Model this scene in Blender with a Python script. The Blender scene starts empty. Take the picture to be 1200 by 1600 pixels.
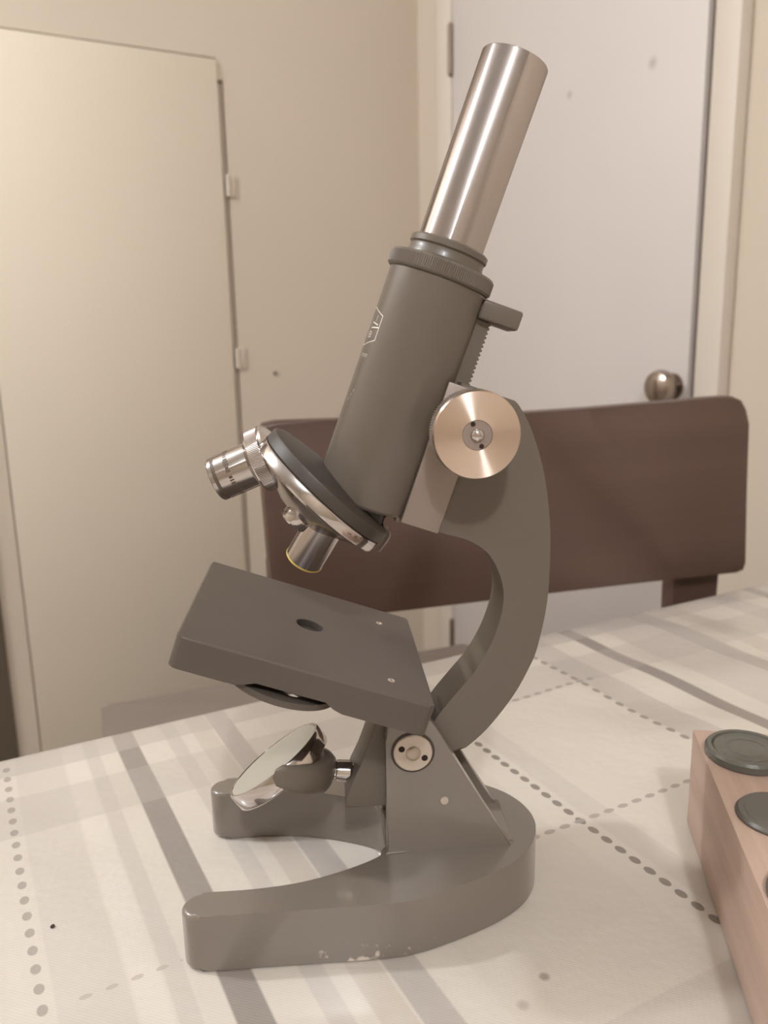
import bpy, bmesh, math, random
from mathutils import Matrix, Vector
random.seed(7)
SC = bpy.context.scene
COL = SC.collection
R = math.radians
PI = math.pi

# ------------------------------------------------------------------ camera
TABLE_Z = 0.75
cam_d = bpy.data.cameras.new('camera')
cam = bpy.data.objects.new('camera', cam_d)
COL.objects.link(cam)
cam_d.sensor_fit = 'VERTICAL'
cam_d.sensor_height = 36.0
cam_d.lens = 36.0 * 1265.0 / 1600.0
cam_d.clip_start = 0.01
yaw, pitch, roll = R(27.76), R(12.01), R(1.15)
fw = Vector((math.sin(yaw) * math.cos(pitch), math.cos(yaw) * math.cos(pitch), -math.sin(pitch)))
r0 = Vector((math.cos(yaw), -math.sin(yaw), 0))
u0 = r0.cross(fw)
rt = r0 * math.cos(roll) - u0 * math.sin(roll)
up = rt.cross(fw)
cam.matrix_world = Matrix(((rt.x, up.x, -fw.x, 0.0), (rt.y, up.y, -fw.y, 0.0),
                           (rt.z, up.z, -fw.z, TABLE_Z + 0.26), (0, 0, 0, 1)))
cam_d.dof.use_dof = True
cam_d.dof.focus_distance = 0.36
cam_d.dof.aperture_fstop = 12.0
SC.camera = cam

# ------------------------------------------------------------------ world, lamps, exposure
wd = bpy.data.worlds.new('world')
SC.world = wd
wd.use_nodes = True
wd.node_tree.nodes['Background'].inputs[0].default_value = (1.0, 0.93, 0.85, 1)
wd.node_tree.nodes['Background'].inputs[1].default_value = 0.02


def lamp(name, loc, power, size, colour):
    d = bpy.data.lights.new(name, 'POINT')
    d.energy = power
    d.shadow_soft_size = size
    d.color = colour
    o = bpy.data.objects.new(name, d)
    o.location = loc
    COL.objects.link(o)
    return o


lamp('ceiling_bulb', (-1.02, 1.18, 2.22), 62.0, 0.05, (0.91, 0.95, 1.0))
lamp('ceiling_bulb.001', (-0.46, -1.08, 2.25), 62.0, 0.05, (0.91, 0.95, 1.0))
SC.view_settings.view_transform = 'Standard'
SC.view_settings.look = 'None'
SC.view_settings.exposure = 0.0
SC.view_settings.gamma = 1.0
SC.view_settings.use_curve_mapping = False


# ------------------------------------------------------------------ materials
def srgb(r, g, b):
    def f(c):
        c /= 255.0
        return c / 12.92 if c <= 0.04045 else ((c + 0.055) / 1.055) ** 2.4
    return (f(r), f(g), f(b), 1.0)


class NT:
    def __init__(self, name):
        self.m = bpy.data.materials.new(name)
        self.m.use_nodes = True
        self.t = self.m.node_tree
        self.p = self.t.nodes['Principled BSDF']

    def n(self, typ, **kw):
        nd = self.t.nodes.new(typ)
        for k, v in kw.items():
            setattr(nd, k, v)
        return nd

    def l(self, a, b):
        self.t.links.new(a, b)

    def math(self, op, a, b=None, clamp=False):
        nd = self.n('ShaderNodeMath', operation=op)
        nd.use_clamp = clamp
        for i, x in enumerate((a, b)):
            if x is None:
                continue
            if isinstance(x, (int, float)):
                nd.inputs[i].default_value = x
            else:
                self.l(x, nd.inputs[i])
        return nd.outputs[0]

    def mix(self, fac, a, b):
        nd = self.n('ShaderNodeMix', data_type='RGBA')
        for i, x in ((0, fac), (6, a), (7, b)):
            if isinstance(x, (int, float, tuple)):
                nd.inputs[i].default_value = x
            else:
                self.l(x, nd.inputs[i])
        return nd.outputs[2]

    def noise(self, vec, scale, detail=3.0, rough=0.5):
        nd = self.n('ShaderNodeTexNoise')
        nd.inputs['Scale'].default_value = scale
        nd.inputs['Detail'].default_value = detail
        nd.inputs['Roughness'].default_value = rough
        if vec is not None:
            self.l(vec, nd.inputs['Vector'])
        return nd.outputs['Fac']

    def obj(self):
        return self.n('ShaderNodeTexCoord').outputs['Object']

    def bump(self, h, dist, strength=0.5):
        nd = self.n('ShaderNodeBump')
        nd.inputs['Strength'].default_value = strength
        nd.inputs['Distance'].default_value = dist
        self.l(h, nd.inputs['Height'])
        self.l(nd.outputs[0], self.p.inputs['Normal'])


def plain(name, col, rough=0.5, metal=0.0, var=0.08, scale=60.0, bump=0.0, bscale=400.0, spec=0.5, coat=0.0, aniso=None, ior=None):
    k = NT(name)
    v = k.obj()
    fac = k.noise(v, scale)
    dark = tuple(c * (1 - var) for c in col[:3]) + (1,)
    lite = tuple(min(1, c * (1 + var)) for c in col[:3]) + (1,)
    k.l(k.mix(fac, dark, lite), k.p.inputs['Base Color'])
    k.p.inputs['Roughness'].default_value = rough
    k.p.inputs['Metallic'].default_value = metal
    k.p.inputs['Specular IOR Level'].default_value = spec
    k.p.inputs['Coat Weight'].default_value = coat
    k.p.inputs['Coat Roughness'].default_value = 0.15
    if bump > 0:
        k.bump(k.noise(v, bscale, 2.0), bump)
    if aniso:
        amt, rot = aniso
        k.p.inputs['Anisotropic'].default_value = amt
        k.p.inputs['Anisotropic Rotation'].default_value = rot
        tg = k.n('ShaderNodeTangent', direction_type='RADIAL', axis='Z')
        k.l(tg.outputs[0], k.p.inputs['Tangent'])
    return k.m


M = {}
M['enamel'] = plain('grey_enamel', srgb(102, 92, 82), 0.36, 0, 0.03, 40, 0.00004, 900, spec=0.45, coat=0.08)
M['stage'] = plain('black_stage_paint', srgb(86, 77, 70), 0.42, 0, 0.09, 30, 0.00002, 900, spec=0.4)
M['black'] = plain('dark_paint', srgb(62, 55, 49), 0.5, 0, 0.05, 40)
M['hole'] = plain('dark_bore', srgb(48, 38, 32), 0.7, 0, 0.05, 40, spec=0.2)
M['chrome'] = plain('chrome', srgb(200, 193, 190), 0.12, 1.0, 0.02, 60)
M['knurl'] = plain('knurled_aluminium', srgb(214, 202, 192), 0.35, 1.0, 0.02, 60)
M['steel'] = plain('pinkish_steel', srgb(150, 136, 127), 0.5, 0.5, 0.03, 60)
M['rack'] = plain('rack_steel', srgb(130, 116, 104), 0.45, 0.6, 0.05, 60)
M['cap'] = plain('bright_steel_cap', srgb(196, 182, 168), 0.4, 0.5, 0.04, 80)
M['yellow'] = plain('yellow_band', srgb(206, 180, 88), 0.4, 0, 0.05, 80)
M['white_ink'] = plain('white_ink', srgb(232, 222, 210), 0.5, 0, 0.02, 80)
M['dark_ink'] = plain('dark_ink', srgb(92, 78, 66), 0.5, 0, 0.02, 80)
M['mirror'] = plain('frosted_mirror', srgb(176, 170, 156), 0.5, 0.0, 0.03, 60, spec=0.6)
M['wall'] = plain('cream_wall', srgb(208, 194, 177), 0.75, 0, 0.03, 3, 0.0004, 120, spec=0.2)
M['panel'] = plain('cream_cupboard_paint', srgb(216, 203, 185), 0.6, 0, 0.02, 3, 0.0002, 90, spec=0.3)
M['trim'] = plain('white_gloss_trim', srgb(214, 203, 190), 0.5, 0, 0.02, 8, spec=0.4)
M['hinge'] = plain('dull_hinge_steel', srgb(126, 108, 92), 0.4, 0.5, 0.05, 60)
M['doorknob'] = plain('door_knob_steel', srgb(170, 158, 148), 0.22, 1.0, 0.03, 60)
M['ceiling'] = plain('ceiling_paint', srgb(224, 221, 215), 0.8, 0, 0.02, 3, spec=0.2)
M['floor'] = plain('floor_vinyl', srgb(138, 126, 114), 0.5, 0, 0.1, 6)
M['dark_board'] = plain('dark_cabinet', srgb(110, 98, 84), 0.6, 0, 0.1, 8)
M['seat'] = plain('worn_vinyl_seat', srgb(128, 115, 107), 0.5, 0, 0.08, 9)
M['crumb'] = plain('dark_crumb', srgb(70, 58, 50), 0.8, 0, 0.1, 60)
M['leather_cap'] = plain('black_plastic_cap', srgb(92, 88, 81), 0.38, 0, 0.05, 60, spec=0.5)
M['cap_gloss'] = plain('glossy_black_cap', srgb(90, 88, 80), 0.26, 0, 0.12, 160, 0.0006, 240, spec=0.6)


def turned_metal(name, col, rough, aniso):
    """lathe-turned metal: sharp around the part, widely spread along its axis"""
    k = NT(name)
    v = k.obj()
    c = k.mix(k.noise(v, 60.0), tuple(x * .98 for x in col[:3]) + (1,), col)
    g = k.n('ShaderNodeBsdfAnisotropic', distribution='BECKMANN')
    k.l(c, g.inputs['Color'])
    g.inputs['Roughness'].default_value = rough
    g.inputs['Anisotropy'].default_value = aniso
    tg = k.n('ShaderNodeTangent', direction_type='RADIAL', axis='Z')
    k.l(tg.outputs[0], g.inputs['Tangent'])
    out = [n for n in k.t.nodes if n.type == 'OUTPUT_MATERIAL'][0]
    k.l(g.outputs[0], out.inputs['Surface'])
    k.t.nodes.remove(k.p)
    return k.m


M['tube'] = turned_metal('turned_chrome', srgb(186, 178, 176), 0.17, 0.86)
M['satin'] = turned_metal('satin_chrome', srgb(194, 186, 182), 0.2, 0.75)
M['knob'] = turned_metal('turned_aluminium', srgb(226, 208, 195), 0.36, 0.6)


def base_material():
    k = NT('worn_bounce_lit_enamel')
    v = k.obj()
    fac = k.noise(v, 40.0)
    col = k.mix(fac, srgb(114, 104, 94), srgb(119, 109, 99))  # arm's enamel made lighter: haze and bounce off the cloth put into the colour
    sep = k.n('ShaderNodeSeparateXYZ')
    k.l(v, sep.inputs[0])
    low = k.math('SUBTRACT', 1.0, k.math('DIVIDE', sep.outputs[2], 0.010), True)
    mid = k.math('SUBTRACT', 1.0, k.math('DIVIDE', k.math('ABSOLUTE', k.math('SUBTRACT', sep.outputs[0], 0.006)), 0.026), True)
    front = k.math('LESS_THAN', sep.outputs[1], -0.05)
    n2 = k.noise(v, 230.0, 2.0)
    chip_glint = k.math('MULTIPLY', k.math('SUBTRACT', k.math('ADD', n2, k.math('MULTIPLY', k.math('MULTIPLY', low, mid), 0.35)), 0.70), 7.0, True)  # pale wear marks, with scratch glints painted into the colour
    chip_glint = k.math('MULTIPLY', k.math('MULTIPLY', chip_glint, front), k.math('MULTIPLY', low, 1.6, True))
    k.l(k.mix(chip_glint, col, srgb(196, 180, 166)), k.p.inputs['Base Color'])
    k.p.inputs['Roughness'].default_value = 0.34
    k.p.inputs['Coat Weight'].default_value = 1.0
    k.p.inputs['Coat Roughness'].default_value = 0.105
    return k.m


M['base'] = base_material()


def door_material():
    k = NT('white_door_paint')
    v = k.obj()
    col = k.mix(k.noise(v, 4.0), srgb(204, 196, 191), srgb(212, 203, 198))
    for y, z, r in ((1.021, 1.425, .012), (1.216, 1.428, .009)):
        d = k.n('ShaderNodeVectorMath', operation='DISTANCE')
        k.l(v, d.inputs[0])
        d.inputs[1].default_value = (WX - .022, y, z)
        msk = k.math('SUBTRACT', 1.0, k.math('DIVIDE', d.outputs['Value'], r), True)
        col = k.mix(k.math('MULTIPLY', msk, 0.7), col, srgb(150, 138, 130))
    k.l(col, k.p.inputs['Base Color'])
    k.p.inputs['Roughness'].default_value = 0.5
    k.bump(k.noise(v, 60.0, 2.0), 0.0002)
    return k.m


WY = 1.78      # cream wall with the cupboard, runs along X
WX = 1.05      # wall with the white door, runs along Y
M['door'] = door_material()


def wood(name, base, dark, rough, scale, axis, contrast=1.0, coat=0.0):
    k = NT(name)
    v = k.obj()
    mp = k.n('ShaderNodeMapping')
    k.l(v, mp.inputs[0])
    sc = [scale, scale, scale]
    sc[axis] = scale * 0.06
    mp.inputs['Scale'].default_value = sc
    n1 = k.noise(mp.outputs[0], 1.0, 6.0, 0.6)
    n2 = k.noise(v, 5.0, 2.0)
    f = k.math('MULTIPLY', k.math('SUBTRACT', n1, 0.3), 2.0 * contrast, True)
    c = k.mix(f, dark, base)
    c2 = k.mix(k.math('MULTIPLY', n2, 0.35), c, tuple(x * 0.8 for x in base[:3]) + (1,))
    k.l(c2, k.p.inputs['Base Color'])
    k.p.inputs['Roughness'].default_value = rough
    k.p.inputs['Coat Weight'].default_value = coat
    k.bump(n1, 0.0003, 0.3)
    return k.m


M['chair'] = wood('dark_mahogany', srgb(98, 75, 65), srgb(82, 60, 53), 0.42, 26.0, 0, 1.0)
M['block'] = wood('pinkish_hardwood', srgb(204, 178, 161), srgb(166, 138, 122), 0.5, 60.0, 1, 1.1)
M['table'] = wood('table_wood', srgb(120, 86, 62), srgb(92, 64, 46), 0.45, 20.0, 0, 1.0)


def cloth_material():
    k = NT('striped_vinyl_cloth')
    v = k.obj()
    sep = k.n('ShaderNodeSeparateXYZ')
    wob = k.n('ShaderNodeTexNoise')
    wob.inputs['Scale'].default_value = 7.0
    wob.inputs['Detail'].default_value = 1.0
    k.l(v, wob.inputs['Vector'])
    sub = k.n('ShaderNodeVectorMath', operation='SUBTRACT')
    k.l(wob.outputs['Color'], sub.inputs[0])
    sub.inputs[1].default_value = (0.5, 0.5, 0.5)
    scl = k.n('ShaderNodeVectorMath', operation='SCALE')
    k.l(sub.outputs[0], scl.inputs[0])
    scl.inputs['Scale'].default_value = 0.004
    add = k.n('ShaderNodeVectorMath', operation='ADD')
    k.l(v, add.inputs[0])
    k.l(scl.outputs[0], add.inputs[1])
    k.l(add.outputs[0], sep.inputs[0])
    X, Y = sep.outputs[0], sep.outputs[1]
    c = k.n('ShaderNodeRGB')
    c.outputs[0].default_value = srgb(202, 193, 182)
    col = c.outputs[0]

    def band(axis, a, b, soft=0.0012):
        lo = k.math('DIVIDE', k.math('SUBTRACT', axis, a), soft, True)
        hi = k.math('DIVIDE', k.math('SUBTRACT', b, axis), soft, True)
        return k.math('MULTIPLY', lo, hi)

    white, pale, beige, grey, dark = srgb(206, 197, 187), srgb(186, 177, 169), srgb(187, 176, 164), srgb(167, 158, 151), srgb(129, 120, 114)
    # stripes that run away from the viewer
    for a, b, cc, al in ((0.008, 0.037, pale, 0.5), (0.037, 0.050, white, 1), (0.050, 0.0597, pale, 0.8), (0.0697, 0.0846, dark, 0.95),
                         (0.1012, 0.112, pale, 0.9), (0.119, 0.1335, beige, 0.9), (0.1335, 0.1490, grey, 0.95),
                         (0.165, 0.262, beige, 0.25),
                         (0.283, 0.30, pale, 0.5), (0.402, 0.43, grey, 0.6), (0.4545, 0.4695, dark, 0.95),
                         (0.49, 0.537, pale, 0.8), (0.537, 0.56, grey, 0.95), (0.575, 0.60, beige, 0.8), (0.64, 0.67, pale, 0.9), (0.70, 0.715, dark, 0.9),
                         (0.78, 0.81, grey, 0.8), (-0.07, -0.05, grey, 0.8), (-0.12, -0.105, dark, 0.9), (-0.2, -0.16, pale, 0.9)):
        col = k.mix(k.math('MULTIPLY', band(X, a, b), al), col, cc)
    # cross bands
    for a, b, cc, al in ((0.512, 0.545, grey, 0.55), (0.442, 0.486, grey, 0.38), (0.16, 0.196, grey, 0.4), (0.0, 0.06, pale, 0.6), (-0.2, -0.15, grey, 0.6)):
        col = k.mix(k.math('MULTIPLY', band(Y, a, b), al), col, cc)

    def dots(A, B, a0, b0, pitch, ra, rb, lo, hi, cc, al):
        """a row of woven dashes: centred on A = a0, repeated along B"""
        fb = k.math('MODULO', k.math('ADD', k.math('SUBTRACT', B, b0), 100 * pitch), pitch)
        db = k.math('DIVIDE', k.math('SUBTRACT', fb, pitch * 0.5), rb)
        da = k.math('DIVIDE', k.math('SUBTRACT', A, a0), ra)
        d2 = k.math('ADD', k.math('MULTIPLY', da, da), k.math('MULTIPLY', db, db))
        msk = k.math('MULTIPLY', k.math('SUBTRACT', 1.25, d2), 2.5, True)
        msk = k.math('MULTIPLY', msk, band(B, lo, hi))
        return k.mix(k.math('MULTIPLY', msk, al), col, cc)
    dk = srgb(116, 106, 98)
    col = dots(X, Y, 0.0036, 0.004, 0.0125, 0.0021, 0.0031, -0.3, 0.53, dk, 0.62)
    col = dots(X, Y, 0.2780, 0.002, 0.0099, 0.0022, 0.0034, -0.3, 0.53, dk, 0.95)
    col = dots(X, Y, 0.4010, 0.001, 0.0120, 0.0022, 0.0036, -0.3, 0.53, dk, 0.8)
    col = dots(Y, X, 0.3092, 0.0045, 0.0103, 0.0013, 0.0026, 0.016, 0.060, srgb(153, 143, 135), 0.6)
    col = dots(Y, X, 0.3040, 0.0045, 0.0103, 0.0018, 0.0034, 0.235, 0.40, srgb(153, 143, 135), 0.9)
    col = dots(Y, X, 0.4450, 0.0045, 0.0103, 0.0018, 0.0034, 0.30, 0.42, srgb(146, 136, 129), 0.9)
    # small round stains
    for sx, sy, r, al in ((0.1893, 0.2256, 0.0028, 0.75), (0.1726, 0.218, 0.0032, 0.55), (0.0131, 0.3587, 0.0012, 0.2)):
        dx = k.math('SUBTRACT', X, sx)
        dy = k.math('SUBTRACT', Y, sy)
        d2 = k.math('ADD', k.math('MULTIPLY', dx, dx), k.math('MULTIPLY', dy, dy))
        msk = k.math('MULTIPLY', k.math('SUBTRACT', 1.0, k.math('DIVIDE', d2, r * r)), al * 1.6, True)
        col = k.mix(k.math('MULTIPLY', msk, al), col, srgb(120, 106, 93))
    # weave: fine twill on the dark stripes, faint everywhere
    wv = k.n('ShaderNodeTexWave', wave_type='BANDS', bands_direction='DIAGONAL')
    wv.inputs['Scale'].default_value = 340.0
    k.l(v, wv.inputs['Vector'])
    col = k.mix(k.math('MULTIPLY', wv.outputs['Fac'], 0.06), col, srgb(217, 209, 200))
    ns = k.noise(v, 25.0, 4.0, 0.65)
    col = k.mix(k.math('MULTIPLY', ns, 0.14), col, srgb(178, 164, 151))
    k.l(col, k.p.inputs['Base Color'])
    k.p.inputs['Roughness'].default_value = 0.5
    k.p.inputs['Coat Weight'].default_value = 0.55
    k.p.inputs['Coat Roughness'].default_value = 0.15
    h = k.math('ADD', k.noise(v, 30.0, 3.0, 0.6), k.math('MULTIPLY', wv.outputs['Fac'], 0.02))
    h = k.math('ADD', h, k.math('MULTIPLY', k.noise(v, 9.0, 2.0, 0.5), 4.6))
    k.bump(h, 0.004, 0.38)
    return k.m


M['cloth'] = cloth_material()


# ------------------------------------------------------------------ mesh helpers
def obj(name, bm, mats, parent=None, loc=(0, 0, 0), rot=(0, 0, 0), angle=35.0):
    me = bpy.data.meshes.new(name)
    bmesh.ops.recalc_face_normals(bm, faces=bm.faces[:])
    lim = R(angle)
    for f in bm.faces:
        f.smooth = True
    for e in bm.edges:
        if len(e.link_faces) == 2:
            e.smooth = e.calc_face_angle(0.0) < lim
    bm.to_mesh(me)
    bm.free()
    if not isinstance(mats, (list, tuple)):
        mats = [mats]
    for mm in mats:
        me.materials.append(M[mm] if isinstance(mm, str) else mm)
    o = bpy.data.objects.new(name, me)
    COL.objects.link(o)
    o.location = loc
    o.rotation_euler = rot
    if parent:
        o.parent = parent
    return o


def weighted(o):
    m = o.modifiers.new('weighted_normal', 'WEIGHTED_NORMAL')
    m.keep_sharp = True
    m.weight = 100
    return o


def empty(name, loc, rz=0.0):
    o = bpy.data.objects.new(name, None)
    o.empty_display_size = 0.05
    o.location = loc
    o.rotation_euler = (0, 0, rz)
    COL.objects.link(o)
    return o


def tag(o, label, cat, group=None):
    o['label'] = label
    o['category'] = cat
    if group:
        o['group'] = group
    return o


def struct(o):
    o['kind'] = 'structure'
    return o


def box(bm, x0, x1, y0, y1, z0, z1, bev=0.0, segs=2, mat=0, mx=None):
    r = bmesh.ops.create_cube(bm, size=1.0)
    vs = r['verts']
    for vv in vs:
        vv.co = Vector((x0 + (vv.co.x + .5) * (x1 - x0), y0 + (vv.co.y + .5) * (y1 - y0), z0 + (vv.co.z + .5) * (z1 - z0)))
    fs = set(f for vv in vs for f in vv.link_faces)
    es = list(set(e for vv in vs for e in vv.link_edges))
    if bev > 0:
        rr = bmesh.ops.bevel(bm, geom=es, offset=bev, segments=segs, profile=0.5, affect='EDGES', clamp_overlap=True)
        fs = set(f for f in rr['faces']) | set(f for f in fs if f.is_valid)
        vs = list(set(vv for f in fs for vv in f.verts))
    for f in fs:
        f.material_index = mat
    if mx is not None:
        for vv in vs:
            vv.co = mx @ vv.co
    return vs


def lathe(bm, prof, segs=48, mx=None, teeth=None, mat=0, cap0=True, cap1=True):
    """prof: list of (r, z); teeth: {index: depth} rows whose radius alternates"""
    rings = []
    for i, (r, z) in enumerate(prof):
        ring = []
        for j in range(segs):
            rr = r
            if teeth and i in teeth and j % 2:
                rr = r - teeth[i]
            a = 2 * PI * j / segs
            co = Vector((rr * math.cos(a), rr * math.sin(a), z))
            ring.append(bm.verts.new(mx @ co if mx is not None else co))
        rings.append(ring)
    for i in range(len(rings) - 1):
        for j in range(segs):
            f = bm.faces.new((rings[i][j], rings[i][(j + 1) % segs], rings[i + 1][(j + 1) % segs], rings[i + 1][j]))
            f.material_index = mat
    if cap0:
        f = bm.faces.new(rings[0][::-1])
        f.material_index = mat
    if cap1:
        f = bm.faces.new(rings[-1])
        f.material_index = mat


def prism(bm, pts, y0, y1, bev=0.0, segs=2, plane='xz', mat=0):
    """closed outline pts extruded between two values of the third axis"""
    def mk(p, t):
        if plane == 'xz':
            return Vector((p[0], t, p[1]))
        return Vector((p[0], p[1], t))
    a = [bm.verts.new(mk(p, y0)) for p in pts]
    b = [bm.verts.new(mk(p, y1)) for p in pts]
    fa = bm.faces.new(a)
    fb = bm.faces.new(b[::-1])
    n = len(pts)
    fs = [fa, fb]
    for i in range(n):
        fs.append(bm.faces.new((a[i], b[i], b[(i + 1) % n], a[(i + 1) % n])))
    for f in fs:
        f.material_index = mat
    if bev > 0:
        es = list(set(list(fa.edges) + list(fb.edges)))
        rr = bmesh.ops.bevel(bm, geom=es, offset=bev, segments=segs, profile=0.5, affect='EDGES', clamp_overlap=True)
        for f in rr['faces']:
            f.material_index = mat


def catmull(pts, n=6, closed=True):
    out = []
    N = len(pts)
    rng = range(N) if closed else range(N - 1)
    for i in rng:
        if closed:
            p0, p1, p2, p3 = pts[(i - 1) % N], pts[i], pts[(i + 1) % N], pts[(i + 2) % N]
        else:
            p0, p1, p2, p3 = pts[max(i - 1, 0)], pts[i], pts[i + 1], pts[min(i + 2, N - 1)]
        for j in range(n):
            t = j / n
            out.append(tuple(0.5 * (2 * p1[k] + (p2[k] - p0[k]) * t + (2 * p0[k] - 5 * p1[k] + 4 * p2[k] - p3[k]) * t * t
                                    + (3 * p1[k] - p0[k] - 3 * p2[k] + p3[k]) * t ** 3) for k in range(2)))
    if not closed:
        out.append(tuple(pts[-1]))
    return out


def axis_mx(loc, direction):
    d = Vector(direction).normalized()
    q = Vector((0, 0, 1)).rotation_difference(d)
    return Matrix.Translation(Vector(loc)) @ q.to_matrix().to_4x4()


def rect_round(x0, x1, y0, y1, r, n=5):
    pts = []
    for cx, cy, a0 in ((x1 - r, y1 - r, 0), (x0 + r, y1 - r, 90), (x0 + r, y0 + r, 180), (x1 - r, y0 + r, 270)):
        for i in range(n + 1):
            a = R(a0 + 90 * i / n)
            pts.append((cx + r * math.cos(a), cy + r * math.sin(a)))
    return pts


# ------------------------------------------------------------------ room
bm = bmesh.new()
box(bm, -2.6, 0.0835, WY, WY + .12, 0, 2.45)
box(bm, 0.577, WX + .12, WY, WY + .12, 0, 2.45)
box(bm, 0.0835, 0.577, WY, WY + .12, 1.5885, 2.45)
box(bm, 0.5650, 0.577, WY, WY + .0125, 1.5465, 1.5885)
box(bm, 0.0835, 0.577, WY + .013, WY + .12, 0, 1.5885)
wall = struct(obj('wall_back', bm, 'wall'))
bm = bmesh.new()
box(bm, WX, WX + .12, 1.615, WY, 0, 2.45)
box(bm, WX, WX + .12, -2.5, 0.890, 0, 2.45)
box(bm, WX, WX + .12, 0.890, 1.615, 2.03, 2.45)
box(bm, WX + .02, WX + .12, 0.890, 1.615, 0, 2.03)
struct(obj('wall_right', bm, 'wall'))
bm = bmesh.new()
box(bm, -2.72, -2.6, -2.5, WY + .12, 0, 2.45)
struct(obj('wall_left', bm, 'wall'))
bm = bmesh.new()
box(bm, -2.72, WX + .12, -2.62, -2.5, 0, 2.45)
struct(obj('wall_front', bm, 'wall'))
bm = bmesh.new()
box(bm, -2.72, WX + .12, -2.62, WY + .12, -0.1, 0)
struct(obj('floor', bm, 'floor'))
bm = bmesh.new()
box(bm, -2.72, WX + .12, -2.62, WY + .12, 2.45, 2.55)
struct(obj('ceiling', bm, 'ceiling'))

# cupboard door, flush in the cream wall
bm = bmesh.new()
box(bm, 0.0860, 0.5635, WY - .006, WY + .012, 0.03, 1.5845, .002)
cup = struct(obj('door_1', bm, 'panel'))
for z in (1.339, 0.976):
    bm = bmesh.new()
    box(bm, 0.578, 0.592, WY - .004, WY - .0005, z - .024, z + .024, .0015)
    lathe(bm, [(.0045, z - .022), (.0045, z + .022)], 12, Matrix.Translation((0.5745, WY - .003, 0)))
    obj('hinge', bm, 'wall', cup)
bm = bmesh.new()
lathe(bm, [(.0035, 0), (.0045, .0012), (.0045, .003), (.002, .0045)], 14, axis_mx((0.662, WY + .001, 0.94), (0, -1, 0)))
tag(obj('nail', bm, 'hinge'), 'small dark nail head in cream wall beside the cupboard door', 'nail')

# white door with casing
bm = bmesh.new()
box(bm, WX - .022, WX + .018, 0.917, 1.598, 0.01, 2.02, .002)
door = struct(obj('door_2', bm, 'door'))
for z in (1.612, 0.948, 0.2836):
    bm = bmesh.new()
    lathe(bm, [(.003, z - .052), (.0062, z - .048), (.0062, z + .048), (.003, z + .052)], 14, Matrix.Translation((WX - .025, 1.600, 0)))
    obj('hinge', bm, 'hinge', door)
bm = bmesh.new()
mx = axis_mx((WX - .021, 0.946, 0.927), (-1, 0, 0))
lathe(bm, [(.022, 0), (.022, .003), (.012, .005), (.012, .010), (.021, .014), (.0275, .023), (.0280, .030), (.0245, .039), (.016, .044), (.006, .045)], 36, mx)
kn = obj('door_knob', bm, 'doorknob', door)
bm = bmesh.new()
box(bm, WX - .024, WX + .0005, 1.602, 1.661, 0, 2.09, .003)
struct(obj('trim_1', bm, 'trim'))
bm = bmesh.new()
box(bm, WX - .024, WX + .0005, 0.8576, 0.9035, 0, 2.09, .003)
struct(obj('trim_2', bm, 'trim'))
bm = bmesh.new()
box(bm, WX - .024, WX + .0005, 0.8576, 1.661, 2.091, 2.15, .003)
struct(obj('trim_3', bm, 'trim'))
bm = bmesh.new()
box(bm, 0.578, WX - .001, WY - .012, WY, 0, .09, .002)
struct(obj('baseboard_back', bm, 'trim'))

# dark flush door at the far left of the cream wall
bm = bmesh.new()
box(bm, -0.72, 0.0405, WY - .008, WY + .0, 0.01, 2.02, .002)
dd = struct(obj('door_3', bm, 'dark_board'))
bm = bmesh.new()
lathe(bm, [(.028, 0), (.028, .004), (.012, .008), (.012, .03), (.026, .04), (.026, .052), (.015, .058)], 28, axis_mx((-.66, WY - .008, .93), (0, -1, 0)))
obj('door_knob', bm, 'doorknob', dd)

# ------------------------------------------------------------------ table and cloth
TX0, TX1, TY0, TY1 = -0.55, 0.93, -0.40, 0.546
t = empty('dining_table', ((TX0 + TX1) / 2, (TY0 + TY1) / 2, 0))
cx, cy = t.location.x, t.location.y
bm = bmesh.new()
box(bm, TX0 - cx + .004, TX1 - cx - .004, TY0 - cy + .004, TY1 - cy - .004, .715, .7455, .004)
obj('tabletop', bm, 'table', t)
bm = bmesh.new()
for x0, x1, y0, y1 in ((TX0 + .08, TX1 - .08, TY1 - .10, TY1 - .08), (TX0 + .08, TX1 - .08, TY0 + .08, TY0 + .10),
                       (TX0 + .08, TX0 + .10, TY0 + .08, TY1 - .08), (TX1 - .10, TX1 - .08, TY0 + .08, TY1 - .08)):
    box(bm, x0 - cx, x1 - cx, y0 - cy, y1 - cy, .63, .715)
obj('apron', bm, 'table', t)
for sx in (TX0 + .09, TX1 - .09):
    for sy in (TY0 + .09, TY1 - .09):
        bm = bmesh.new()
        lathe(bm, [(.018, 0), (.022, .3), (.028, .63), (.028, .715)], 20, Matrix.Translation((sx - cx, sy - cy, 0)))
        obj('leg', bm, 'table', t)
tag(t, 'wooden dining table hidden under the striped cloth', 'table')


def smooth(x):
    x = max(0.0, min(1.0, x))
    return x * x * (3 - 2 * x)


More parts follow.
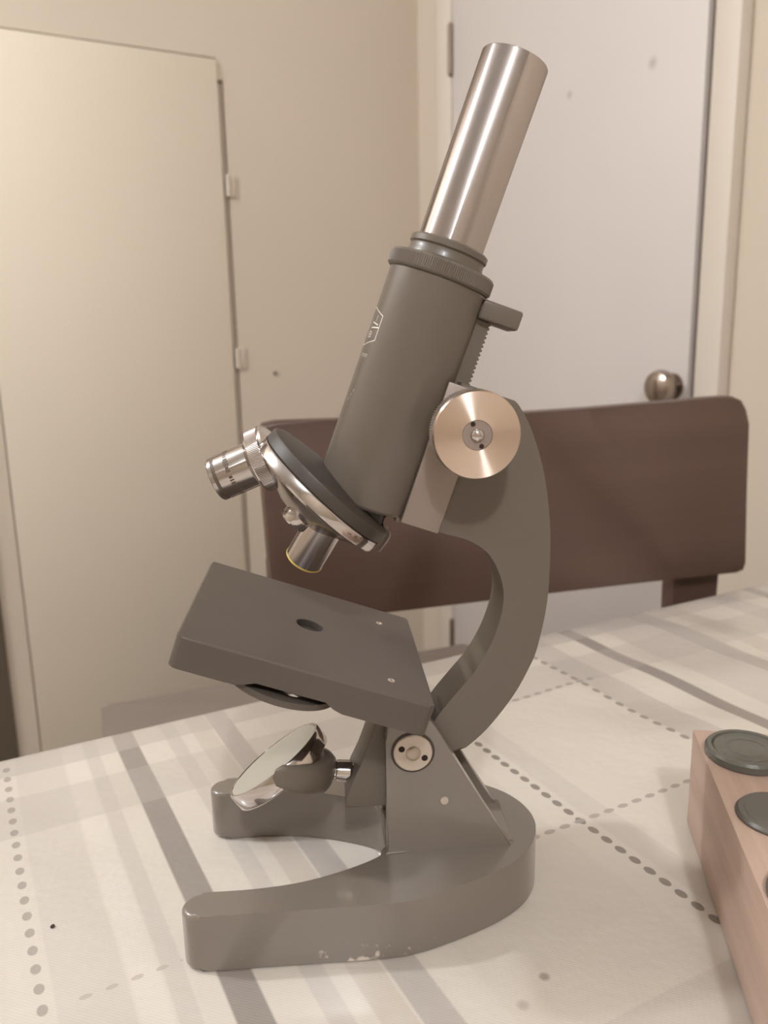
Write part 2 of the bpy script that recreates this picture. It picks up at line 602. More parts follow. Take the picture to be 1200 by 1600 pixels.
def cloth_bm():
    bm = bmesh.new()
    drop, r = 0.16, 0.012

    def line(lo, hi, step):
        """arc-length samples: hang, rolled edge, flat, rolled edge, hang -> (offset along axis, z drop, hang flag)"""
        s = []
        for i in range(7):
            s.append((lo - .001, -(drop + r) + drop * i / 6, 1.0 - i / 6))
        for i in range(1, 6):
            a = R(90 * i / 5)
            s.append((lo - .001 + r * (1 - math.cos(a)), -r + r * math.sin(a), 0))
        n = int((hi - lo) / step)
        for i in range(1, n):
            s.append((lo + r + (hi - lo - 2 * r) * i / n, 0, 0))
        for i in range(5, 0, -1):
            a = R(90 * i / 5)
            s.append((hi + .001 - r * (1 - math.cos(a)), -r + r * math.sin(a), 0))
        for i in range(6, -1, -1):
            s.append((hi + .001, -(drop + r) + drop * i / 6, 1.0 - i / 6))
        return s
    xs = line(TX0, TX1, .008)
    ys = line(TY0, TY1, .008)
    g = []
    for y, dy, hy in ys:
        row = []
        for x, dx, hx in xs:
            z = TABLE_Z + min(dx, dy)
            if dx == 0 and dy == 0:
                flat = smooth((x - .30) / .12)
                near = smooth((math.hypot(x - .17, y - .33) - .14) / .1) * (1 - smooth((.06 - math.hypot(max(0, .22 - x, x - .40), max(0, .10 - y, y - .30))) / .05))
                rip = 0.45 * 0.0016 * math.sin(34 * x + 60 * y + 2 * math.sin(9 * x)) + 0.0005 * math.sin(75 * x - 22 * y + 1.3)
                hump = 0.0015 * math.exp(-((x - .55) / .06) ** 2 - ((y - .50) / .035) ** 2) + 0.001 * math.exp(-((x - .42) / .05) ** 2 - ((y - .5) / .03) ** 2)
                z += (rip * flat + 0.0005 * math.sin(40 * x) * math.sin(33 * y + 1)) * near + hump
            ox = oy = 0.0
            if dy < -r:
                oy = 0.006 * hy * math.sin(x * 38) * (1 if y > 0 else -1) + .004 * hy * (1 if y > 0 else -1)
            if dx < -r:
                ox = (0.006 * hx * math.sin(y * 38) + .004 * hx) * (1 if x > .2 else -1)
            row.append(bm.verts.new((x + ox, y + oy, z)))
        g.append(row)
    for j in range(len(g) - 1):
        for i in range(len(g[0]) - 1):
            bm.faces.new((g[j][i], g[j][i + 1], g[j + 1][i + 1], g[j + 1][i]))
    return bm


cl = tag(obj('tablecloth', cloth_bm(), 'cloth', angle=80), 'white and grey striped tablecloth with dotted lines covering the table', 'tablecloth')
bm = bmesh.new()
bmesh.ops.create_icosphere(bm, subdivisions=2, radius=.0011)
for vv in bm.verts:
    vv.co *= 1 + random.uniform(-.25, .25)
    vv.co.z *= .7
tag(obj('crumb', bm, 'crumb', None, (0.0131, 0.3587, TABLE_Z + .0006)), 'tiny dark crumb lying on pale cloth left of the microscope', 'crumb')

# ------------------------------------------------------------------ dining chair behind the table
t = empty('dining_chair', (0.482, 0.672, 0), R(-10))


def chair_back():
    bm = bmesh.new()
    x0, x1 = -.241, .306
    top = [(x0, .925), (x0 + .006, .937), (x0 + .018, .9392), (-.17, .938), (-.1, .9358), (.02, .935), (.105, .9362), (.204, .939), (.26, .9412), (.283, .9418), (.296, .937), (.304, .926), (.307, .91)]
    bot = [(.319, .748), (.316, .739), (.305, .738), (.23, .7395), (.15, .7405), (.045, .7415), (-.108, .7427), (-.20, .7445), (-.222, .746), (-.232, .754), (-.235, .77)]
    prism(bm, top + bot, -.011, .011, .004, 3)
    return bm


obj('backrest', chair_back(), 'chair', t)
for x in (-.20, .268):
    bm = bmesh.new()
    prism(bm, [(x - .028, .44), (x + .028, .44), (x + .034, .80), (x - .034, .80)], .0115, .034, .004)
    box(bm, x - .022, x + .022, .012, .034, 0, .45, .004)
    obj('rear_post', bm, 'chair', t)
bm = bmesh.new()
box(bm, -.23, .30, -.42, .01, .425, .455, .01)
obj('seat', bm, 'chair', t)
for x in (-.19, .26):
    bm = bmesh.new()
    box(bm, x - .018, x + .018, -.40, -.364, 0, .425, .004)
    obj('front_leg', bm, 'chair', t)
bm = bmesh.new()
box(bm, -.172, .242, -.39, -.372, .36, .424, .002)
obj('seat_rail', bm, 'chair', t)
bm = bmesh.new()
box(bm, -.178, .245, .014, .032, .36, .424, .002)
obj('seat_rail', bm, 'chair', t)
tag(t, 'dark mahogany chair with wide plain backrest tucked behind the table', 'chair')

# low bench whose seat shows past the table edge
t = empty('bench', (0.42, 1.10, 0), R(-6.64))
bm = bmesh.new()
prism(bm, rect_round(-.285, .37, -.16, .142, .012), .405, .45, .006, 3, plane='xy')
obj('seat', bm, 'seat', t)
for sx in (-.25, .335):
    for sy in (-.13, .11):
        bm = bmesh.new()
        lathe(bm, [(.013, 0), (.017, .405)], 16, Matrix.Translation((sx, sy, 0)))
        obj('leg', bm, 'dark_board', t)
bm = bmesh.new()
for y in (-.13, .11):
    bm = bmesh.new()
    box(bm, -.236, .321, y - .01, y + .01, .35, .404)
    obj('rail', bm, 'dark_board', t)
tag(t, 'low grey-brown bench seat showing just past the table edge', 'bench')

# ------------------------------------------------------------------ wooden block with round caps
e1 = Vector((-.615, -.788, 0)).normalized()
e2 = Vector((.788, -.615, 0)).normalized()
corner = Vector((.3264, .2742, TABLE_Z))
ang = math.atan2(e2.y, e2.x)
BLK_L, BLK_W, BLK_H = .19, .095, .0552
t = empty('wooden_block', corner + e1 * BLK_L / 2 + e2 * BLK_W / 2, ang)
mxi = t.rotation_euler.to_matrix().to_4x4()
bm = bmesh.new()
box(bm, -BLK_W / 2, BLK_W / 2, -BLK_L / 2, BLK_L / 2, 0.0008, BLK_H, .0007, 2)
obj('body', bm, 'block', t)
tag(t, 'pinkish wooden block at the right edge holding round black caps', 'block')


def cap_thing(k, r, h, mat, label, rings):
    p = corner + e1 * k + e2 * .0205
    c = empty('screw_cap', (p.x, p.y, TABLE_Z + BLK_H), 0)
    bm = bmesh.new()
    seg = 96
    lathe(bm, [(r - .0006, 0.0001), (r, .0006), (r, h - .0012), (r - .0012, h), (r - .003, h)] + ([(r - .0035, h - .0012)] if rings else []), seg, None, {1: .0002, 2: .0002})
    obj('skirt', bm, mat, c)
    if rings:
        bm = bmesh.new()
        lathe(bm, [(r - .0036, h - .0012), (r - .0043, h - .0006), (r - .0056, h - .0006), (r - .0064, h - .0011), (r * .48, h - .0011), (r * .44, h - .0006), (r * .36, h - .0006), (r * .30, h - .0009)], 64)
        obj('ribbed_top', bm, mat, c)
    else:
        bm = bmesh.new()
        lathe(bm, [(r - .0031, h - .0004), (r - .0038, h + .0002), (r * .5, h + .0004)], 64)
        obj('top_disc', bm, mat, c)
    tag(c, label, 'cap', 'round caps on the wooden block')
    return c


cap_thing(.0258, .0195, .0050, 'cap_gloss', 'glossy black ridged cap at far end of the wooden block', True)
cap_thing(.0790, .0172, .0026, 'leather_cap', 'flat matt black cap, second from far end of the wooden block', False)
cap_thing(.1335, .0190, .0040, 'leather_cap', 'black cap nearest the viewer, mostly cut off by the photo edge', False)

# ------------------------------------------------------------------ microscope
YAW = R(-23.5)
vdir = Vector((-math.sin(YAW), math.cos(YAW), 0))
ms = empty('microscope', vdir * .354 + Vector((0, 0, TABLE_Z)), YAW)
tag(ms, 'grey vintage microscope with chrome tube standing on the striped cloth', 'microscope')
INC = R(19.7)
PX, PZ = .0357, .0776
ILOC, IROT = (PX, 0, PZ), (0, INC, 0)

# horseshoe base
outer = [(-.058, -.0546), (-.045, -.0547), (-.02, -.0548), (.018, -.0549), (.033, -.0533), (.047, -.0488), (.065, -.0414), (.079, -.0332),
         (.0885, -.0245), (.0945, -.0145), (.0972, -.005), (.0975, 0)]
inner = [(.0275, 0), (.0268, -.008), (.0225, -.0192), (.0094, -.0278), (-.0136, -.0362), (-.036, -.0392), (-.058, -.0392)]
tip = [(-.0588 - .0077 * math.sin(PI * i / 16), -.0469 + .0077 * math.cos(PI * i / 16)) for i in range(1, 16)]
near = tip + catmull(outer, 4, False)
inn = catmull(inner, 4, False)
# outline: inner middle -> near foot tip -> heel -> mirrored
half = inn + [p for p in near]
other = [(x, -y) for x, y in half[::-1]]
outline = half + other[:-1]
clean = []
for p in outline:
    if not clean or math.hypot(p[0] - clean[-1][0], p[1] - clean[-1][1]) > .0006:
        clean.append(p)
bm = bmesh.new()
prism(bm, clean, 0.0006, .027, .0022, 5, plane='xy')
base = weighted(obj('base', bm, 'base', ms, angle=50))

# pillar: two cheeks with a slot between them
chk = [(.0232, .0262), (.0236, .0830), (.0245, .0905), (.0285, .0950), (.0345, .0965), (.0405, .0955), (.0445, .0915), (.0470, .0875), (.0526, .0775), (.0681, .0495), (.0820, .0262)]
bm = bmesh.new()
prism(bm, chk, -.0206, -.0136, .0010, 2)
prism(bm, chk, .0136, .0206, .0010, 2)
prism(bm, [(.0300, .0262), (.0300, .042), (.056, .042), (.066, .0262)], -.0137, .0137)
# low plinth that blends the cheeks into the base
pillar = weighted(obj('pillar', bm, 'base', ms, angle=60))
bm = bmesh.new()
prism(bm, [(.0225, -.0215), (.0835, -.0170), (.0835, .0170), (.0225, .0215)], .0265, .0278, .0006, 2, plane='xy')
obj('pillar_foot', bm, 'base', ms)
bm = bmesh.new()
lathe(bm, [(.0012, 0), (.0021, .0004), (.0018, .0010)], 12, axis_mx((.0499, -.0205, .0526), (0, -1, 0)))
obj('rivet', bm, 'cap', ms)

for sgn in (-1, 1):
    bm = bmesh.new()
    mx = axis_mx((PX, sgn * .0205, PZ), (0, sgn, 0))
    lathe(bm, [(.0100, -.001), (.0100, .0002), (.0092, .0004)], 40, mx, None, 1)
    lathe(bm, [(.0088, 0.0001), (.0088, .0012), (.0083, .0016), (.0034, .0016)], 40, mx)
    pc = obj('pivot_cap', bm, ['cap', 'black'], ms)
    bm = bmesh.new()
    lathe(bm, [(.0034, .0012), (.0034, .0019), (.0029, .0027), (.0016, .0033), (.0004, .0034)], 24, mx)
    obj('pivot_button', bm, 'cap', pc)
    for s2 in (-1, 1):
        bm = bmesh.new()
        a = R(25)
        mh = axis_mx((PX + s2 * .0057 * math.cos(a), sgn * .0205, PZ - s2 * .0057 * math.sin(a)), (0, sgn, 0))
        lathe(bm, [(.00145, .0010), (.00145, .00175)], 16, mh)
        obj('spanner_hole', bm, 'hole', pc)

# inclined frame below: x = b (towards the back of the arm), y = across, z = a (along the optical axis)
arm_out = [(.010, -.0035), (.0190, .0005), (.0245, .0035), (.0316, .0164), (.0376, .0348), (.0400, .0500), (.0402, .0617), (.0368, .0829), (.0296, .1056), (.0228, .1218), (.0130, .1395), (.0022, .1535), (-.0047, .1599), (-.0085, .1625)]
arm_in = [(.0060, .0100), (.0085, .0196), (.0125, .0306), (.0170, .0434), (.0193, .0586), (.0184, .074), (.0140, .0853), (.0045, .0952), (-.0062, .0988), (-.0165, .0985)]
ol = catmull(arm_out[2:], 5, False)
il = catmull(arm_in, 5, False)
out = [(-.004, -.004), (.010, -.0035), (.0190, .0005)] + ol + [(-.0330, .1625), (-.0330, .0985), (-.0215, .0985)] + il[::-1] + [(-.004, .010)]
bm = bmesh.new()
prism(bm, out, -.0125, .0125, .0022, 4)
arm = weighted(obj('arm', bm, 'enamel', ms, ILOC, IROT, 60))
# tailpiece under the stage that carries the mirror
bm = bmesh.new()
ti = math.tan(INC)
tail = [(-.0186, .0225), (-.0186, -.0175), (-.0196, -.0265), (-.0198, -.0352), (-.0186, -.0398), (-.004, -.0345), (.006, -.0298), (.010, -.020), (.010, -.004), (-.004, .0225)]
prism(bm, tail, -.0122, .0122, .0007, 2)
obj('tailpiece', bm, 'enamel', ms, ILOC, IROT)

# slide housing in bare metal, both sides of the arm head
bm = bmesh.new()
box(bm, -.0385, -.0212, -.0142, .0142, .0978, .1612, .0006, 2)
slide = obj('slide_housing', bm, 'steel', ms, ILOC, IROT)
bm = bmesh.new()
box(bm, -.0402, -.0380, -.0085, .0085, .0962, .1600, .0005)
obj('slide_rail', bm, 'rack', slide)

# tube group, leaned a touch more than the stage
TIN = INC + R(0.85)
AX = -.0563                      # optical axis in b at a = .1


def tube_obj(name, bm, mat, parent, angle=35.0):
    """meshes built around z = a on the optical axis"""
    o = obj(name, bm, mat, parent, angle=angle)
    base_p = Matrix.Translation(ILOC) @ Matrix.Rotation(INC, 4, 'Y') @ Matrix.Translation((AX, 0, .1))
    mt = base_p @ Matrix.Rotation(R(0.85), 4, 'Y')
    if parent is not ms:
        mt = parent.matrix_basis.inverted() @ mt
    o.matrix_basis = mt
    return o


bm = bmesh.new()
lathe(bm, [(.0200, -.0008), (.0210, .0002), (.0212, .0010), (.0212, .0990), (.0207, .0996), (.0150, .0996)], 96)
body = tube_obj('body_tube', bm, 'enamel', ms)
bm = bmesh.new()
lathe(bm, [(.0213, .0992), (.0222, .0996), (.0229, .1004), (.0229, .1052), (.0222, .1062), (.0170, .1068)], 300, None, {2: .0003, 3: .0003})
tube_obj('knurled_collar', bm, 'enamel', ms, 20)
bm = bmesh.new()
lathe(bm, [(.0166, .1060), (.0169, .1066), (.0169, .1078), (.0163, .1090), (.0163, .1110), (.0170, .1118), (.0170, .1140), (.0160, .1148), (.0142, .1148)], 96)
tube_obj('clamp_ring', bm, 'enamel', ms)
bm = bmesh.new()
lathe(bm, [(.0141, .1130), (.0141, .1906), (.0138, .1911), (.0131, .1911), (.0128, .1905), (.0128, .13)], 96, None, None, 0, True, True)
draw = tube_obj('draw_tube', bm, 'tube', ms)

# emblem and lettering printed on the front of the body tube (front = -x)
def wrap_strokes(bm, strokes, r=.02132, wid=.0003):
    """strokes: ((s0,z0),(s1,z1)) in arc length s (towards the viewer positive) and height z"""
    for (s0, z0), (s1, z1), *wd_ in strokes:
        wd2 = (wd_[0] if wd_ else wid) / 2
        n = 8
        dx, dz = s1 - s0, z1 - z0
        ln = math.hypot(dx, dz) or 1e-9
        nx, nz = -dz / ln * wd2, dx / ln * wd2
        prev = None
        for i in range(n + 1):
            q = i / n
            s, z = s0 + dx * q, z0 + dz * q
            pr = []
            for sg in (-1, 1):
                ss, zz = s + nx * sg, z + nz * sg
                th = ss / r
                pr.append(bm.verts.new((-r * math.cos(th), -r * math.sin(th), zz)))
            if prev:
                bm.faces.new((prev[0], prev[1], pr[1], pr[0]))
            prev = pr


def wrap_text(bm, text, size, s, z, r=.02132, spread=1.0, rot=False):
    cu = bpy.data.curves.new('lettering_source', 'FONT')
    cu.body = text
    cu.size = size
    cu.align_x = 'CENTER'
    cu.align_y = 'CENTER'
    cu.space_character = spread
    o = bpy.data.objects.new('lettering_source', cu)
    COL.objects.link(o)
    dg = bpy.context.evaluated_depsgraph_get()
    dg.update()
    me = o.evaluated_get(dg).to_mesh()
    vmap = []
    for vv in me.vertices:
        x, y = vv.co.x, vv.co.y
        th = (s + x) / r
        vmap.append(bm.verts.new((-r * math.cos(th), -r * math.sin(th), z + y)))
    for p in me.polygons:
        try:
            bm.faces.new([vmap[i] for i in p.vertices])
        except ValueError:
            pass
    o.evaluated_get(dg).to_mesh_clear()
    bpy.data.objects.remove(o)
    bpy.data.curves.remove(cu)


S0 = 0.0028
zc = .0722
hx, hz, hm = .0092, .0083, .0052
hexa = [(0, hz), (hx, hm), (hx, -hm), (0, -hz), (-hx, -hm), (-hx, hm)]
bm = bmesh.new()
wrap_strokes(bm, [((a[0] + S0, a[1] + zc), (b[0] + S0, b[1] + zc)) for a, b in zip(hexa, hexa[1:] + hexa[:1])], wid=.00034)
for sg in (1, -1):
    wrap_strokes(bm, [((sg * .0028 + S0, zc + .0020), (sg * .0078 + S0, zc + .0012), .0005), ((sg * .0028 + S0, zc - .0004), (sg * .0089 + S0, zc + .0002), .0005),
                      ((sg * .0056 + S0, zc + .0052), (sg * .0052 + S0, zc + .0024), .00025)])
wrap_text(bm, 'EI', .0040, .0064, zc - .0034)
obj_em = tube_obj('emblem', bm, 'white_ink', body)
bm = bmesh.new()
for q in range(5):
    wrap_strokes(bm, [((.0046 + q * .0012, .0592), (.0051 + q * .0012, .0606), .00022), ((.0046 + q * .0012, .0606), (.0052 + q * .0012, .0606), .0002)])
for q in (0, 1, 2):
    wrap_strokes(bm, [((.0062 + .0012 * q, .0400 + .0020 * q), (.0068 + .0012 * q, .0412 + .0020 * q), .00022)])
tube_obj('lettering', bm, 'white_ink', body)

# rack on the back of the tube with its teeth
bm = bmesh.new()
tp = [(-.0352, .1370), (-.0352, .1900)]
z = .1895
while z > .138:
    tp += [(-.0277, z), (-.0277, z - .0007), (-.0284, z - .0011), (-.0284, z - .0015)]
    z -= .0019
tp2 = tp[::-1]
prism(bm, tp2, -.0042, .0042)
box(bm, -.0362, -.0345, -.0050, .0050, .1000, .1960, .0004)
obj('rack', bm, 'enamel', ms, ILOC, IROT)
bm = bmesh.new()
box(bm, -.0350, -.0167, -.0085, .0085, .1900, .1984, .0013, 3)
obj('stop_lug', bm, 'enamel', ms, ILOC, IROT)

# focus knobs
for sgn in (-1, 1):
    KX, KZ = -.0256, .1450
    bm = bmesh.new()
    mx = axis_mx((KX, 0, KZ), (0, sgn, 0))
    lathe(bm, [(.0085, .0120), (.0085, .0300)], 40, mx)
    lathe(bm, [(.0120, .0292), (.0172, .0300), (.0178, .0308), (.0178, .0392), (.0176, .0402)], 200, mx, {2: .00045, 3: .00045}, 1, True, False)
    fk = obj('focus_knob', bm, ['knob', 'knurl'], ms, ILOC, IROT, 25)
    bm = bmesh.new()
    lathe(bm, [(.0176, -.0018), (.0171, 0), (.0060, 0), (.0059, -.0006)], 128, None, None, 0, False, True)
    face = obj('knob_face', bm, 'knob', fk)
    face.matrix_basis = axis_mx((KX, sgn * .0420, KZ), (0, sgn, 0))
    bm = bmesh.new()
    lathe(bm, [(.0059, -.0008), (.0058, -.0002), (.0030, -.0002)], 64)
    wsh = obj('hub_washer', bm, 'steel', fk)
    wsh.matrix_basis = axis_mx((KX, sgn * .0420, KZ), (0, sgn, 0))
    bm = bmesh.new()
    lathe(bm, [(.0027, -.0004), (.0027, .0003), (.0023, .0011), (.0012, .0017), (.0004, .0018)], 24)
    sc = obj('hub_screw', bm, 'chrome', fk)
    sc.matrix_basis = axis_mx((KX, sgn * .0420, KZ), (0, sgn, 0))
    for s2 in (-1, 1):
        bm = bmesh.new()
        ah = R(-41)
        hb = KX + s2 * .0047 * math.sin(ah)
        ha = KZ + s2 * .0047 * math.cos(ah)
        lathe(bm, [(.00095, -.0006), (.00095, .00005)], 14, axis_mx((hb, sgn * .0420, ha), (0, sgn, 0)))
        obj('spanner_hole', bm, 'hole', fk)

# stage: square plate with a notch in each side edge where the diaphragm disc shows
def stage_bm():
    bm = bmesh.new()
    r = .004
    top = rect_round(-.1135, -.0065, -.0540, .0540, r, 4)
    hole = [(-.0605 + .0066 * math.cos(2 * PI * i / 32), .0066 * math.sin(2 * PI * i / 32)) for i in range(32)]
    zt, zb = .0369, .0235
    # plate with a real hole: bridge outline and hole with quads found by nearest angle
    def ring(pts, z):
        return [bm.verts.new((p[0], p[1], z)) for p in pts]
    N = 96
    cxp = -.0605

    def ray_out(a):
        # intersection of direction a with the rounded outline (polygon)
        d = Vector((math.cos(a), math.sin(a)))
        best = None
        n = len(top)
        for i in range(n):
            p = Vector(top[i]) - Vector((cxp, 0))
            q = Vector(top[(i + 1) % n]) - Vector((cxp, 0))
            e = q - p
            den = d.x * e.y - d.y * e.x
            if abs(den) < 1e-12:
                continue
            tt = (p.x * e.y - p.y * e.x) / den
            ss = (p.x * d.y - p.y * d.x) / den
            if tt > 0 and -1e-6 <= ss <= 1 + 1e-6 and (best is None or tt < best):
                best = tt
        return (cxp + d.x * best, d.y * best)
    angs = sorted(set([round(2 * PI * i / N, 6) for i in range(N)] + [round(math.atan2(p[1], p[0] - cxp) % (2 * PI), 6) for p in top]))
    O = [ray_out(a) for a in angs]
    Hh = [(cxp + .0066 * math.cos(a), .0066 * math.sin(a)) for a in angs]

    def ztop_edge(p):
        return zt - .0008

    def zbot(p):
        b = p[0]
        if abs(p[1]) > .045 and -.0835 < b < -.0440:
            k = min((b + .0835) / .0015, (-.0440 - b) / .0055, 1.0)
            k = k * k * (3 - 2 * k)
            return zb + .0030 * k
        return zb
    def inset(p, d):
        x = max(-.1135 + d, min(-.0065 - d, p[0]))
        y = max(-.054 + d, min(.054 - d, p[1]))
        return (x, y)
    rows = [[(p[0], p[1], zb - .0) for p in Hh], ]
    n = len(angs)
    ringO_b = [bm.verts.new((p[0], p[1], zbot(p))) for p in O]
    ringO_t = [bm.verts.new((p[0], p[1], zt - .0007)) for p in O]
    ringO_c = [bm.verts.new((*inset(p, .0007), zt)) for p in O]
    ringH_t = [bm.verts.new((p[0], p[1], zt)) for p in Hh]
    ringH_b = [bm.verts.new((p[0], p[1], zb + .004)) for p in Hh]
    seq = [ringH_b, ringO_b, ringO_t, ringO_c, ringH_t, ringH_b]
    # under face stays at zb except inside the notches
    for k in range(5):
        for i in range(n):
            j = (i + 1) % n
            bm.faces.new((seq[k][i], seq[k][j], seq[k + 1][j], seq[k + 1][i]))
    return bm


stage = obj('stage', stage_bm(), 'stage', ms, ILOC, IROT, 30)
bm = bmesh.new()
box(bm, -.0440, -.0070, -.0165, .0165, .0120, .0240, .001)
obj('stage_bracket', bm, 'stage', stage)
bm = bmesh.new()
lathe(bm, [(.0066, .0340), (.0066, .0366), (.0061, .0367), (.0061, .0340)], 40, Matrix.Translation((-.0605, 0, 0)), None, 0, False, False)
obj('aperture_ring', bm, 'black', stage)
for y in (-.0385, .0318):
    bm = bmesh.new()
    lathe(bm, [(.0017, .0365), (.0016, .0371), (.0010, .0373), (.0008, .0366)], 16, Matrix.Translation((-.0244, y, 0)))
    obj('clip_socket', bm, 'cap', stage)
# diaphragm disc with one aperture showing through
bm = bmesh.new()
DC = (-.0675, -.0310)
n = 72
hc = Vector((.0045, -.0140))


def ring_at(rr, z, c=(0, 0)):
    return [bm.verts.new((DC[0] + c[0] + rr * math.cos(2 * PI * i / n), DC[1] + c[1] + rr * math.sin(2 * PI * i / n), z)) for i in range(n)]


oT, oB = ring_at(.0249, .0232), ring_at(.0249, .0205)
hT, hB = ring_at(.0042, .0232, hc), ring_at(.0042, .0205, hc)
for A, B in ((oT, oB), (oB, hB), (hB, hT), (hT, oT)):
    for i in range(n):
        j = (i + 1) % n
        bm.faces.new((A[i], A[j], B[j], B[i]))
obj('diaphragm_disc', bm, 'stage', stage)

# nosepiece
TH = R(25.5)
T = Vector((-math.sin(TH), 0, -math.cos(TH)))        # pointing down and forward, (b, v, a)
E1 = Vector((-math.cos(TH), 0, math.sin(TH)))        # up the disc, forward
NC = Vector((-.0750, 0, .0963))
nmx = axis_mx(NC, T)
bm = bmesh.new()
lathe(bm, [(.0100, -.0120), (.0215, -.0108), (.0322, -.0092), (.0335, -.0084), (.0338, -.0074), (.0338, -.0036), (.0332, -.0030)], 96, nmx)
# neck that joins the turret plate to the tube
lathe(bm, [(.0115, .0900), (.0125, .0905), (.0125, .1010)], 72, Matrix.Translation((AX, 0, 0)))
turret_plate = obj('turret_plate', bm, 'black', ms, ILOC, IROT)
bm = bmesh.new()
lathe(bm, [(.0318, -.0032), (.0336, -.0028), (.0340, -.0022), (.0340, .0018), (.0335, .0025), (.0308, .0027), (.0290, .0036), (.0125, .0118), (.0090, .0126), (.0060, .0126)], 120, nmx)
turret = obj('nosepiece', bm, 'chrome', ms, ILOC, IROT)
bm = bmesh.new()
lathe(bm, [(.0062, .0120), (.0066, .0132), (.0066, .0168), (.0058, .0178), (.0040, .0180)], 48, nmx, {1: .0003, 2: .0003})
obj('turret_screw', bm, 'chrome', turret)
# click spring at the back of the turret
bm = bmesh.new()
sp = [(-.0385, .1000), (-.0412, .0975), (-.0424, .0945), (-.0410, .0915), (-.0385, .0905), (-.0378, .0875), (-.0400, .0805)]
sp = catmull([(b - .0017, a) for b, a in sp], 4, False)
tw = .0004
prism(bm, [(b - tw, a) for b, a in sp] + [(b + tw, a) for b, a in sp[::-1]], -.0045, .0045)
obj('click_spring', bm, 'rack', ms, ILOC, IROT)


def objective(phi, rad, g, prof, mats, tip=None, long_=True):
    rd = E1 * math.cos(phi) + Vector((0, 1, 0)) * math.sin(phi)
    D = T * math.cos(g) + rd * math.sin(g)
    bp = NC + rd * rad
    return axis_mx(bp, D)


OBJ = []
# longer chrome objective swung to the front
mo = objective(R(16), .0262, R(23.2), None, None)
bm = bmesh.new()
lathe(bm, [(.0100, -.001), (.0128, .0006), (.0142, .0018), (.0142, .0030), (.0136, .0034)], 72, mo)
ob1 = obj('objective', bm, 'chrome', ms, ILOC, IROT)
bm = bmesh.new()
lathe(bm, [(.0137, .0032), (.0146, .0037), (.0146, .0092), (.0142, .0098), (.0120, .0106), (.0104, .0120)], 240, mo, {1: .00014, 2: .00014})
obj('knurled_ring', bm, 'satin', ob1, angle=20)
bm = bmesh.new()
lathe(bm, [(.0100, .0110), (.0102, .0120), (.0102, .0268), (.0097, .0270), (.0097, .0283), (.0101, .0284), (.0101, .0300), (.0096, .0305), (.0045, .0305), (.0040, .0298)], 72)
b1 = obj('barrel', bm, 'satin', ob1)
b1.matrix_basis = mo
bm = bmesh.new()
lathe(bm, [(.00985, .0269), (.01005, .0270), (.01005, .0283), (.00985, .0284)], 72, mo, None, 0, False, False)
obj('groove_band', bm, 'dark_ink', ob1)
bm = bmesh.new()
for i in range(44):
    a = 2 * PI * i / 44
    if i % 11 == 10:
        continue
    hgt = random.choice((.0016, .0020, .0024))
    w_ = random.choice((.00035, .0006))
    m4 = mo @ Matrix.Rotation(a, 4, 'Z')
    box(bm, .01018, .01026, -w_, w_, .0212 - hgt / 2, .0212 + hgt / 2, 0, 1, 0, m4)
eg = obj('engraving', bm, 'dark_ink', b1)
eg.matrix_basis = mo.inverted()

# shorter objective with a yellow band, hanging under the turret
mo2 = objective(R(129), .0180, R(23.2), None, None)
bm = bmesh.new()
lathe(bm, [(.0095, .002), (.0122, .0045), (.0122, .0090), (.0102, .0100)], 72, mo2)
ob2 = obj('objective', bm, 'black', ms, ILOC, IROT)
bm = bmesh.new()
lathe(bm, [(.0093, .0090), (.0094, .0100), (.0094, .0334)], 72)
b2 = obj('barrel', bm, 'satin', ob2)
b2.matrix_basis = mo2
bm = bmesh.new()
lathe(bm, [(.00945, .0333), (.00955, .0335), (.00955, .0341), (.0091, .0345)], 72, mo2, None, 0, True, True)
obj('colour_band', bm, 'yellow', ob2)
bm = bmesh.new()
lathe(bm, [(.0088, .0343), (.0086, .0350), (.0045, .0352), (.0040, .0346)], 48, mo2)
obj('tip', bm, 'chrome', ob2)

# empty third socket on the side of the turret that faces the viewer
mo3 = objective(R(-108), .0190, R(23.2), None, None)
bm = bmesh.new()
lathe(bm, [(.0098, .0040), (.0098, .0064), (.0092, .0066), (.0088, .0060)], 48, mo3, None, 0, False, False)
so = obj('empty_socket', bm, 'chrome', turret)
bm = bmesh.new()
lathe(bm, [(.0089, .0040), (.0089, .0061), (.0030, .0060)], 48, mo3)
obj('socket_bore', bm, 'hole', turret)

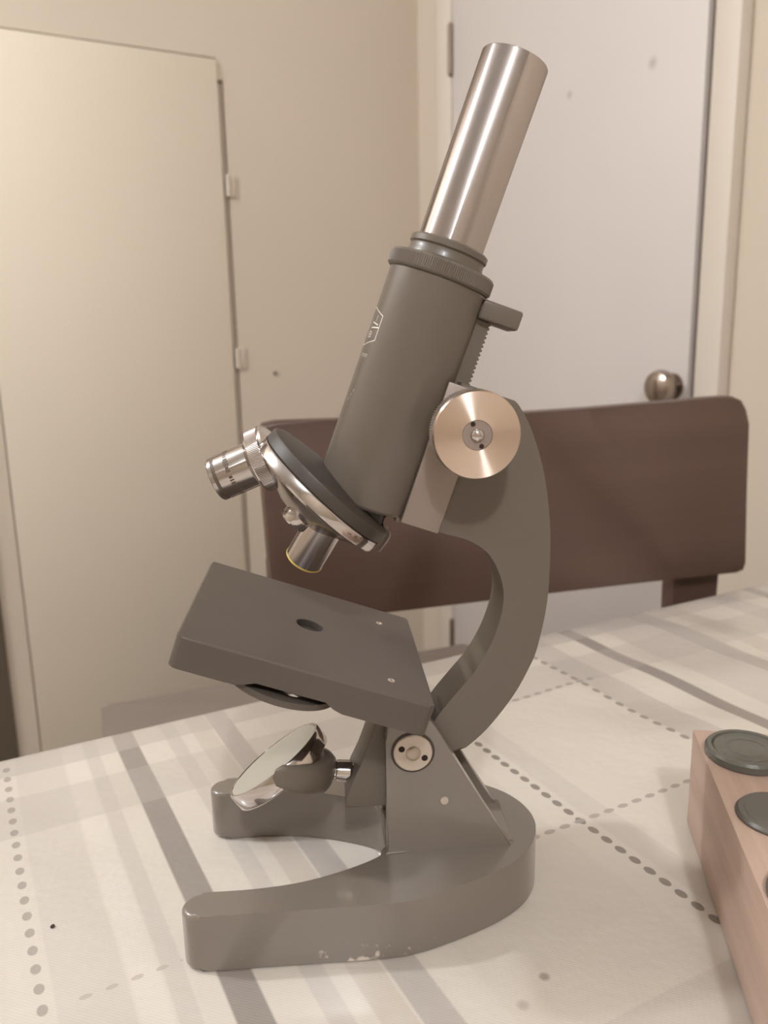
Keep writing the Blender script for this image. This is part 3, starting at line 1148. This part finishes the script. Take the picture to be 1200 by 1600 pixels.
# mirror with fork and pin
mn = Vector((-.564, .145, .812)).normalized()
mc = Vector((-.0282, -.0005, .0672))
mm = axis_mx(mc, mn)
bm = bmesh.new()
lathe(bm, [(.0235, -.0090), (.0251, -.0082), (.0256, -.0074), (.0256, -.0006), (.0251, .0003), (.0243, .0003), (.0241, -.0003)], 80, mm)
mir = obj('mirror', bm, 'chrome', ms)
bm = bmesh.new()
lathe(bm, [(.0241, -.0008), (.0240, .0000), (.0120, .0000)], 64, mm)
obj('mirror_glass', bm, 'mirror', mir)


def fork_bm():
    bm = bmesh.new()
    # half-ring yoke around the mirror rim: swept oval section, centre at the mirror centre
    n, k = 31, 14
    p = Vector((0, math.cos(R(-16)), math.sin(R(-16))))     # swivel axis of the mirror
    ex = Vector((.0208, 0, -.0075))
    c0 = mc + Vector((.0030, 0, -.0006))
    zz = ex.normalized().cross(p)
    rings = []
    for i in range(n):
        q = -1 + 2 * i / (n - 1)
        a = R(93 * q)
        d = ex * (math.cos(a) * 1.0) + p * (math.sin(a) * .0284)
        c = c0 + d
        end = min(1.0, (1 - abs(q)) / .12 + .45)
        wdt = (.0046 + .0036 * math.cos(a)) * end
        th = .0016 + .0032 * math.cos(a) ** 2
        dn = (ex.normalized() * math.cos(a) + p * math.sin(a)).normalized()
        ring = []
        for j in range(k):
            b = 2 * PI * j / k
            cb, sb = math.cos(b), math.sin(b)
            ring.append(bm.verts.new(c + dn * th * math.copysign(abs(cb) ** .7, cb) + zz * wdt * math.copysign(abs(sb) ** .7, sb)))
        rings.append(ring)
    for i in range(n - 1):
        for j in range(k):
            bm.faces.new((rings[i][j], rings[i][(j + 1) % k], rings[i + 1][(j + 1) % k], rings[i + 1][j]))
    bm.faces.new(rings[0][::-1])
    bm.faces.new(rings[-1])
    return bm


obj('mirror_fork', fork_bm(), 'enamel', mir)
bm = bmesh.new()
pmx = axis_mx((-.0020, 0, .0592), (1, 0, -.10))
lathe(bm, [(.0040, -.001), (.0044, .0006), (.0044, .0018), (.0036, .0022), (.0036, .0027), (.0050, .0031), (.0052, .0040), (.0052, .0095), (.0046, .0102), (.0036, .0106), (.0036, .0150)], 40, pmx)
obj('fork_pin', bm, 'chrome', mir)
